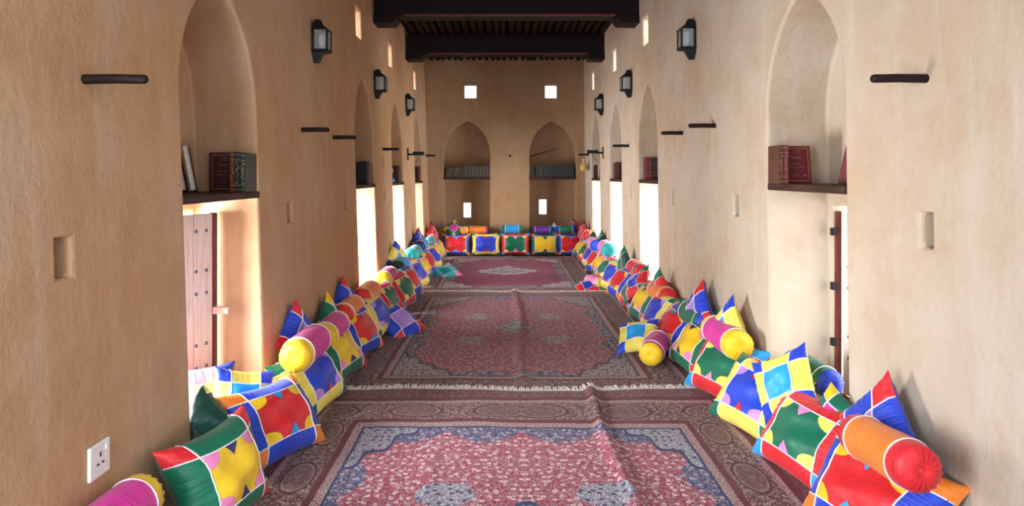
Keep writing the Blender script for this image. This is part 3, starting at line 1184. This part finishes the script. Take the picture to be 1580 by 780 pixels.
# right
bol(1415, 722, 2.34, .40, 'orange', 'red', 'red', 'orange bolster with red ends below the big leaning cushion at lower right', r=.090, lod=2, seed=11, dirv=(0.02, 1, -0.10))
bol(1140, 533, 4.35, .50, 'magenta', 'yellow', 'yellow', 'magenta bolster with yellow end on the right below a yellow cushion', lod=2, seed=12, dirv=(-.02, 1, 0))
bol(1091, 499, 5.20, .50, 'green', 'blue', 'green', 'green bolster with blue end on the right below the blue leaning cushion', lod=2, seed=13, dirv=(-.03, 1, 0))
bol(1031, 460, 6.35, .50, 'orange', 'red', 'orange', 'orange bolster with red end on the right below a red leaning cushion', lod=1, seed=14, dirv=(-.02, 1, 0))
bol(990, 420, 7.75, .50, 'red', 'red', 'green', 'red bolster on the right below a plain dark green cushion', lod=1, seed=15)
bol(940, 386, 9.45, .50, 'pink', 'aqua', 'teal', 'pale pink bolster with teal end on the right row', lod=1, seed=16, r=.11)
bol(921, 379, 10.4, .50, 'pink', 'blue', 'blue', 'pink bolster with blue end on the right row', lod=0, seed=17)
bol(908, 364, 11.9, .45, 'red', 'red', 'red', 'red bolster in the far right corner', lod=0, seed=18)
# niche bolster right, loose ones on the floor
bol(1280, 592, 3.72, .38, 'green', 'blue', 'green', 'green bolster with blue end inside the nearest right window niche', lod=2, seed=19, dirv=(-.10, 1, .03), r=.09)
bol(1004, 546, 5.22, .42, 'magenta', 'yellow', 'magenta', 'magenta bolster with yellow end on the rug before the right cushion row', lod=2, seed=20, dirv=(.42, 1, .03), r=.10)
bol(927, 437, 8.9, .30, 'pink', 'lemon', 'pink', 'small pink bolster with yellow end on the floor cushion at right', lod=1, seed=21, dirv=(-.5, 1, 0), r=.085)
bolster(P(345, 648, 3.75) + Vector((0, 0, -.03)), axis_basis((1, .5, -.05)), .40, .075, 'rust', 'rust', 'rust', 'rust orange bolster half hidden in the nearest left window niche', G1, 22, 1)
# back wall bolsters
bolster((0.09, 12.70, 0.52), axis_basis((1, 0, 0)), .36, .085, 'sky', 'green', 'green', 'sky blue bolster with green ends centred on the end wall cushions', G1, 23, 1)
bolster((0.70, 12.78, 0.50), axis_basis((1, 0, 0)), .40, .075, 'violet', 'navy', 'navy', 'dark violet bolster on the end wall cushions before the right niche', G1, 24, 1)
bolster((-0.60, 12.80, 0.50), axis_basis((1, 0.1, 0)), .40, .075, 'orange', 'violet', 'red', 'orange bolster on the end wall cushions before the left niche', G1, 25, 1)
bolster((1.18, 12.70, 0.52), axis_basis((1, -.2, 0.1)), .34, .08, 'green', 'navy', 'blue', 'green bolster on the end wall cushions at the right', G1, 26, 1)
bolster((-0.84, 12.74, 0.50), axis_basis((.5, 1, 0)), .20, .07, 'yellow', 'orange', 'yellow', 'small yellow bolster beside the magenta pointed cushion at the end wall', G1, 27, 1)

# small cushions standing against the walls
G2 = 'small cushions leaning on the walls'


def lean(px, py, d, side, des, W, roll, label, yaw=0, elev=3, T=.14, lod=1, seed=1, off=0.0, back=None, s=None):
    """(px,py) pixel of the upper tip; the cushion stands on a corner against the wall"""
    tip = P(px, py, d)
    half = W * 0.70
    yw = (0 + yaw) if side < 0 else (180 + yaw * 0.5)
    M = basis(yw, elev, roll)
    v = M @ Vector((0.707, 0.707, 0)) if True else None
    # the local corner that ends up highest
    best = max(((a, b) for a in (-1, 1) for b in (-1, 1)), key=lambda q: (M @ Vector((q[0], q[1], 0))).z)
    c = tip - M @ Vector((best[0] * W / 2, best[1] * W / 2, 0))
    c.x += off
    return cushion(c, M, W, W, T, des, label, G2, seed, lod, s=s, name='small_cushion', back=back)


lean(442, 459, 4.62, -1, 'E', .40, 45, 'small blue cushion with red tip leaning on left wall above the nearest yellow bolster end', lod=2, seed=41, yaw=-12, off=0.05)
lean(497, 448, 5.35, -1, 'F', .38, 45, 'small green cushion with yellow tip leaning on left wall', lod=2, seed=42, yaw=-12, off=0.05)
lean(521, 422, 5.95, -1, 'E', .42, 45, 'small blue cushion with red tip leaning on left wall beyond the green one', lod=2, seed=43, yaw=-12, off=0.05)
lean(603, 369, 8.62, -1, 'G', .42, 45, 'small yellow and sky blue cushion leaning on left wall between two windows', lod=1, seed=44, yaw=-25, off=0.05)
lean(613, 376, 9.0, -1, 'I', .38, 45, 'small red and navy cushion beside the yellow one on the left', lod=1, seed=45, yaw=-10, off=0.05)
lean(640, 348, 10.7, -1, 'E', .44, 45, 'small blue cushion with red tip leaning on left wall, farthest of its colour', lod=1, seed=46, yaw=-20, off=0.05)
lean(661, 339, 12.4, -1, 'K', .42, 45, 'small dark red cushion standing in the far left corner', lod=0, seed=47, yaw=-25, off=0.05)
lean(1386, 569, 2.83, 1, 'E', .46, -45, 'blue and lilac cushion with red tip leaning on right wall at lower right', lod=2, seed=51, yaw=8, elev=4, off=-.05)
lean(1138, 452, 4.62, 1, 'G', .40, -45, 'yellow cushion with blue tip leaning on right wall above a yellow bolster end', lod=2, seed=52, yaw=20, off=-0.05)
lean(1091, 428, 5.35, 1, 'E', .42, -45, 'blue and lilac cushion with red tip leaning on right wall beyond the yellow one', lod=2, seed=53, yaw=10, off=-0.05)
lean(1029, 411, 6.60, 1, 'H', .42, -45, 'red cushion with green tip leaning on right wall before the second window', lod=1, seed=54, yaw=12, off=-0.05)
lean(1010, 408, 7.35, 1, 'H', .40, -45, 'red and blue cushion with green tip lying at the second right window', lod=1, seed=55, yaw=20, elev=35, off=-0.05)
lean(971, 377, 8.40, 1, 'N', .42, -45, 'plain dark green cushion leaning on right wall between second and third windows', lod=1, seed=56, yaw=15, off=-0.05)
lean(934, 353, 10.6, 1, 'N', .42, -45, 'dark green cushion leaning on right wall, before the farthest window', lod=1, seed=57, yaw=15, off=-0.05)
lean(920, 349, 11.1, 1, 'L', .38, -45, 'dark green cushion with yellow tip at the farthest right window', lod=0, seed=58, yaw=30, off=-0.05)
lean(906, 338, 12.4, 1, 'K', .42, -45, 'small red cushion standing in the far right corner', lod=0, seed=59, yaw=25, off=-0.05)

G3 = 'loose cushions in the niches and on the rugs'
# left niche
cushion(P(305, 616, 3.70), basis(-50, 22, -4), .44, .40, .16, 'M', 'cream and pink cushion with blue corner inside the nearest left window niche', G3, 61, 2, s=.45, name='small_cushion')
cushion(P(372, 616, 3.74), basis(-50, 24, -14), .36, .36, .15, 'G', 'sky blue and yellow cushion at the far side of nearest left window niche', G3, 62, 2, name='small_cushion')
cushion(P(311, 648, 3.30), basis(78, 0, 45), .27, .27, .20, 'L', 'plain dark green cushion with yellow corner at the mouth of nearest left niche', G3, 63, 2, name='small_cushion', s=.6)
# right niche
cushion(P(1212, 592, 3.66), basis(205, 24, 34), .38, .38, .15, 'G', 'sky blue and yellow cushion with blue tip before the nearest right niche', G3, 64, 2, name='small_cushion')
cushion(P(1290, 646, 3.30), basis(215, 15, -30), .26, .26, .13, 'F', 'magenta and dark green cushion beside the nearest right niche edge', G3, 65, 2, name='small_cushion')
# on the rugs
cushion(P(984, 519, 5.75), basis(230, 55, 20), .38, .38, .15, 'G', 'sky blue and yellow cushion tipped on the rug beside a loose bolster', G3, 66, 2, name='small_cushion')
cushion(P(617, 497, 6.42), basis(-50, 48, 20), .42, .42, .16, 'E', 'lilac and blue cushion with red corner fallen on the rug at left', G3, 67, 2, name='small_cushion')
cushion(P(687, 422, 10.2), basis(-80, 60, 30), .42, .42, .16, 'J', 'teal and pink cushion lying flat on the far rug at left', G3, 68, 1, name='small_cushion')
cushion(P(910, 444, 8.95), basis(250, 65, 30), .42, .42, .15, 'H', 'red and blue cushion lying flat on the rug at right under a small bolster', G3, 69, 1, name='small_cushion')
# second lot on end wall
cushion((-1.07, 12.74, 0.52), basis(-90, 35, 45), .34, .34, .14, 'F', 'magenta cushion with yellow tip on the end wall row at left', G3, 70, 1, name='small_cushion', back='navy')
cushion((1.33, 12.78, 0.54), basis(-95, 20, 45), .30, .30, .14, 'H', 'blue cushion with green tip on the end wall row at right', G3, 71, 1, name='small_cushion')
cushion((0.945, 12.80, 0.50), basis(-90, 10, 45), .22, .22, .10, 'J', 'small pale blue cushion standing on its corner on the end wall row', G3, 72, 1, name='small_cushion')


# ------------------------------------------------------------------ rugs
def rugmat(name, hw, hl, field, field2, border, cream, navy, medal, density, med=(0.55, 0.8), plain=False, k=1.0, ke=1.0, eo=0.0, spots=True):
    t = NT(name)
    co = t.coord()
    sp = t.n('ShaderNodeSeparateXYZ')
    t.put(sp.inputs[0], co)
    wob = t.noise(co, 5, 2)
    x = t.M('ADD', sp.outputs[0], t.M('MULTIPLY', t.M('SUBTRACT', wob, 0.5), 0.02))
    y = t.M('ADD', sp.outputs[1], t.M('MULTIPLY', t.M('SUBTRACT', wob, 0.5), 0.02))
    ax, ay = t.M('ABSOLUTE', x), t.M('ABSOLUTE', y)
    dx, dy = t.M('SUBTRACT', hw, ax), t.M('MULTIPLY', t.M('SUBTRACT', hl, ay), ke)
    e = t.M('SUBTRACT', t.M('MINIMUM', dx, dy), eo)
    isx = t.M('LESS_THAN', dx, dy)          # side border
    # along-border coordinate
    s = t.M('ADD', t.M('MULTIPLY', isx, ay), t.M('MULTIPLY', t.M('SUBTRACT', 1.0, isx), ax))
    # mirrored pattern space
    cb = t.n('ShaderNodeCombineXYZ')
    t.put(cb.inputs[0], ax)
    t.put(cb.inputs[1], ay)
    mv = cb.outputs[0]

    def vor(scale, out='Distance', rnd_=1.0):
        o = t.n('ShaderNodeTexVoronoi', voronoi_dimensions='2D')
        t.put(o.inputs['Vector'], mv)
        o.inputs['Scale'].default_value = scale
        o.inputs['Randomness'].default_value = rnd_
        return o
    v1 = vor(11 * density, rnd_=0.85)
    v2 = vor(24 * density)
    v3 = vor(52 * density)
    vines = t.M('LESS_THAN', t.M('ABSOLUTE', t.M('SUBTRACT', t.noise(mv, 13 * density, 2), 0.5)), 0.013)
    vines2 = t.M('LESS_THAN', t.M('ABSOLUTE', t.M('SUBTRACT', t.noise(mv, 22 * density, 2), 0.48)), 0.013)

    def lt(a, b): return t.M('LESS_THAN', a, b)
    def gt(a, b): return t.M('GREATER_THAN', a, b)
    def band(a, lo, hi): return t.M('MULTIPLY', gt(a, lo), lt(a, hi))

    def floral(base, c1, c2, c3):
        c = t.mix(t.M('MULTIPLY', vines, 0.8), base, c1)
        c = t.mix(t.M('MULTIPLY', vines2, 0.7), c, c2)
        c = t.mix(lt(v3.outputs['Distance'], 0.15), c, c2)
        c = t.mix(lt(v2.outputs['Distance'], 0.21), c, c3)
        c = t.mix(lt(v2.outputs['Distance'], 0.10), c, base)
        # petals: ring around the large cells
        d = v1.outputs['Distance']
        c = t.mix(band(d, 0.07, 0.20), c, t.mix(lt(v3.outputs['Distance'], 0.3), c1, c2))
        c = t.mix(lt(d, 0.07), c, field2)
        return c
    blue_l = (0.15, 0.20, 0.32)
    f_red = floral(field, cream, (0.42, 0.20, 0.26), blue_l)
    if plain: f_red = t.mix(t.M('MULTIPLY', lt(v3.outputs['Distance'], 0.3), 0.55), field, field2)
    f_navy = floral(navy, (0.50, 0.44, 0.44), blue_l, (0.45, 0.16, 0.2))
    f_pale = t.mix(lt(v3.outputs['Distance'], 0.22), floral(medal, navy, (0.36, 0.05, 0.08), (0.66, 0.60, 0.56)), navy)
    # scalloped field edge: navy
    sc = t.M('ADD', 0.46 * k, t.M('MULTIPLY', t.M('ABSOLUTE', t.M('SINE', t.M('MULTIPLY', s, PI / 0.46))), 0.11))
    col = t.mix(lt(e, sc), f_red, f_navy)
    # corner spandrels
    q = t.M('ADD', t.M('POWER', t.M('MULTIPLY', t.M('SUBTRACT', dx, 0.42), 1 / 0.52), 1.0), t.M('POWER', t.M('MULTIPLY', t.M('SUBTRACT', dy, 0.42), 1 / 0.60), 1.0))
    lob = t.M('MULTIPLY', t.M('SINE', t.M('MULTIPLY', t.M('SUBTRACT', t.M('MULTIPLY', dx, 1.4), dy), 18)), 0.07)
    q = t.M('ADD', q, lob)
    col = t.mix(lt(q, 1.0), col, f_pale)
    col = t.mix(band(q, 0.97, 1.03), col, navy)
    # centre medallion, lobed
    qm = t.M('ADD', t.M('DIVIDE', ax, med[0]), t.M('DIVIDE', ay, med[1]))
    ang = t.M('MULTIPLY', t.M('SINE', t.M('MULTIPLY', t.M('ARCTAN2', ay, ax), 16)), 0.06)
    qm = t.M('ADD', qm, ang)
    col = t.mix(lt(qm, 1.0), col, f_pale)
    col = t.mix(band(qm, 0.95, 1.03), col, navy)
    col = t.mix(lt(qm, 0.55), col, f_navy)
    col = t.mix(lt(qm, 0.28), col, f_pale)
    if spots:
        qs = t.M('ADD', t.M('POWER', t.M('ABSOLUTE', t.M('DIVIDE', t.M('SUBTRACT', ax, 0.40), 0.15)), 2.0), t.M('POWER', t.M('ABSOLUTE', t.M('DIVIDE', t.M('SUBTRACT', ay, 0.50), 0.12)), 2.0))
        col = t.mix(lt(qs, 1.0), col, f_pale)
    # border bands
    f_bord = floral(border, (0.42, 0.30, 0.24), (0.05, 0.01, 0.02), (0.44, 0.33, 0.29))
    fr = t.M('SUBTRACT', t.M('FRACT', t.M('DIVIDE', t.M('ADD', s, 0.14), 0.56)), 0.5)
    ov = t.M('ADD', t.M('POWER', t.M('ABSOLUTE', t.M('MULTIPLY', fr, 0.56 / 0.18)), 2.0), t.M('POWER', t.M('ABSOLUTE', t.M('MULTIPLY', t.M('SUBTRACT', e, 0.21), 1 / 0.085)), 2.0))
    f_oval = floral((0.13, 0.05, 0.045), (0.26, 0.16, 0.13), (0.08, 0.02, 0.03), (0.20, 0.12, 0.12))
    bc = t.mix(lt(ov, 1.0), f_bord, f_oval)
    bc = t.mix(band(ov, 0.8, 1.02), bc, (0.06, 0.012, 0.018))
    bc = t.mix(band(ov, 0.62, 0.72), bc, (0.30, 0.20, 0.17))
    dark = (0.11, 0.008, 0.018)
    crm = t.mix(lt(v3.outputs['Distance'], 0.38), (0.40, 0.31, 0.28), (0.22, 0.05, 0.07))
    bc = t.mix(lt(e, 0.10), bc, crm)
    bc = t.mix(lt(e, 0.065), bc, dark)
    bc = t.mix(lt(e, 0.02), bc, floral((0.12, 0.03, 0.03), (0.26, 0.16, 0.13), (0.08, 0.02, 0.03), (0.22, 0.12, 0.12)))
    bc = t.mix(gt(e, 0.315), bc, dark)
    bc = t.mix(gt(e, 0.355), bc, crm)
    bc = t.mix(gt(e, 0.405), bc, navy)
    col = t.mix(lt(e, 0.42 * k), col, bc)
    # wear
    wear = t.noise(co, 2.2, 5, 0.7)
    col = t.mix(t.M('MULTIPLY', t.ramp(wear, 0.5, 0.75), 0.12), col, (0.34, 0.22, 0.22))
    t.put(t.b.inputs['Base Color'], col)
    t.b.inputs['Roughness'].default_value = 0.72
    t.b.inputs['Specular IOR Level'].default_value = 0.35
    t.b.inputs['Sheen Weight'].default_value = 0.08
    h = t.M('ADD', t.noise(co, 220, 2), t.M('MULTIPLY', t.noise(co, 18, 4), 0.8))
    t.bump(h, 0.6, 0.006)
    return t.m


def rug(cx, cy, z, hw, hl, mat, label, folds, seed, fr_far=True, fr_near=False):
    e = empty('rug', (cx, cy, z))
    setp(e, label, 'rug', 'patterned rugs laid end to end')
    rd = random.Random(seed)
    p = [rd.uniform(0, 6.28) for _ in range(8)]

    def hgt(x, y):
        edge = min(hw - abs(x), hl - abs(y))
        a = 0.006 + 0.0035 * math.sin(3.1 * x + p[0] + 1.3 * y) + 0.003 * math.sin(5.3 * y + p[1] - 2 * x) + 0.002 * math.sin(11 * x + p[2])
        a += 0.0025 * math.sin(9.0 * y + p[5] + 1.5 * math.sin(2 * x)) 
        for (fx, amp, wd, y0, y1) in folds:
            if y0 < y < y1:
                f = min(1, (y - y0) / 0.5, (y1 - y) / 0.5 if y1 < hl else 1)
                fxx = fx + 0.02 * math.sin(2.3 * y + p[3])
                a += amp * f * math.exp(-((x - fxx) / wd) ** 2)
        return max(0.002, a)
    nx, ny = 170, 150
    bm = bmesh.new()
    g = []
    for j in range(ny + 1):
        y = -hl + 2 * hl * j / ny
        row_ = []
        for i in range(nx + 1):
            x = -hw + 2 * hw * i / nx
            wx = 0.012 * math.sin(2.1 * y + p[4]) * (abs(x) / hw)
            wy = 0.018 * math.sin(3.3 * x + p[6]) * (abs(y) / hl)
            row_.append(bm.verts.new((x + wx, y + wy, hgt(x, y))))
        g.append(row_)
    for j in range(ny):
        for i in range(nx): bm.faces.new((g[j][i], g[j][i + 1], g[j + 1][i + 1], g[j + 1][i]))
    # turned-down rim gives the pile its thickness
    rim = [g[0][i] for i in range(nx + 1)] + [g[j][nx] for j in range(1, ny + 1)] + [g[ny][i] for i in range(nx - 1, -1, -1)] + [g[j][0] for j in range(ny - 1, 0, -1)]
    low = [bm.verts.new((v.co.x, v.co.y, v.co.z - 0.010)) for v in rim]
    m = len(rim)
    for i in range(m): bm.faces.new((rim[i], low[i], low[(i + 1) % m], rim[(i + 1) % m]))
    bmesh.ops.recalc_face_normals(bm, faces=bm.faces)
    link('carpet', bm, mat, e, True)
    for s_, on in ((1, fr_far), (-1, fr_near)):
        if not on: continue
        bm = bmesh.new()
        x = -hw + 0.02
        while x < hw - 0.02:
            y0 = s_ * (hl + 0.018 * math.sin(3.3 * x + p[6]))
            z0 = hgt(x, s_ * hl)
            L = rd.uniform(.06, .11)
            a = rd.uniform(-.025, .025)
            tube(bm, [(x, y0 - s_ * .008, z0 + 0.003), (x + a * .4, y0 + s_ * L * .35, z0 + rd.uniform(.004, .014)), (x + a, y0 + s_ * L, z0 - 0.001)], [0.0032, 0.0038, 0.0022], 4)
            x += rd.uniform(.006, .010)
        o = link('fringe', bm, M_fringe, e)
        o['kind'] = 'stuff'
    return e


m1 = rugmat('red_floral_rug', 1.50, 2.05, (0.26, 0.003, 0.018), (0.30, 0.012, 0.04), (0.11, 0.035, 0.030), (0.70, 0.60, 0.55), (0.006, 0.028, 0.10), (0.30, 0.32, 0.35), 1.55, (0.42, 0.42), ke=0.72, eo=0.10)
m2 = rugmat('worn_red_rug', 1.40, 2.03, (0.22, 0.006, 0.022), (0.28, 0.03, 0.05), (0.085, 0.026, 0.020), (0.42, 0.32, 0.26), (0.012, 0.02, 0.05), (0.28, 0.26, 0.25), 1.25, (0.24, 0.26))
m3 = rugmat('crimson_medallion_rug', 1.36, 1.95, (0.20, 0.008, 0.05), (0.28, 0.04, 0.10), (0.12, 0.03, 0.04), (0.45, 0.36, 0.36), (0.04, 0.02, 0.06), (0.46, 0.40, 0.42), 1.1, (0.60, 0.55), plain=True, spots=False)
rug(0.09, 2.64, 0.012, 1.50, 2.05, m1, 'red floral rug with navy field edge and oval border medallions, nearest the camera', [(0.52, .038, .035, -2.1, 2.05 + .1), (-0.5, .012, .05, -1.5, 1.2)], 1)
rug(0.06, 6.66, 0.0, 1.40, 2.03, m2, 'worn brownish red rug in the middle of the hall with small pale medallion', [(0.06, .030, .045, -2.1, 2.2), (0.55, .01, .05, -1.2, .8)], 2, fr_far=True)
rug(0.0, 10.62, -0.008, 1.36, 1.95, m3, 'crimson rug with pale medallion at the far end before the end wall', [(0.02, .018, .05, -2, 2)], 3, fr_far=False, fr_near=False)
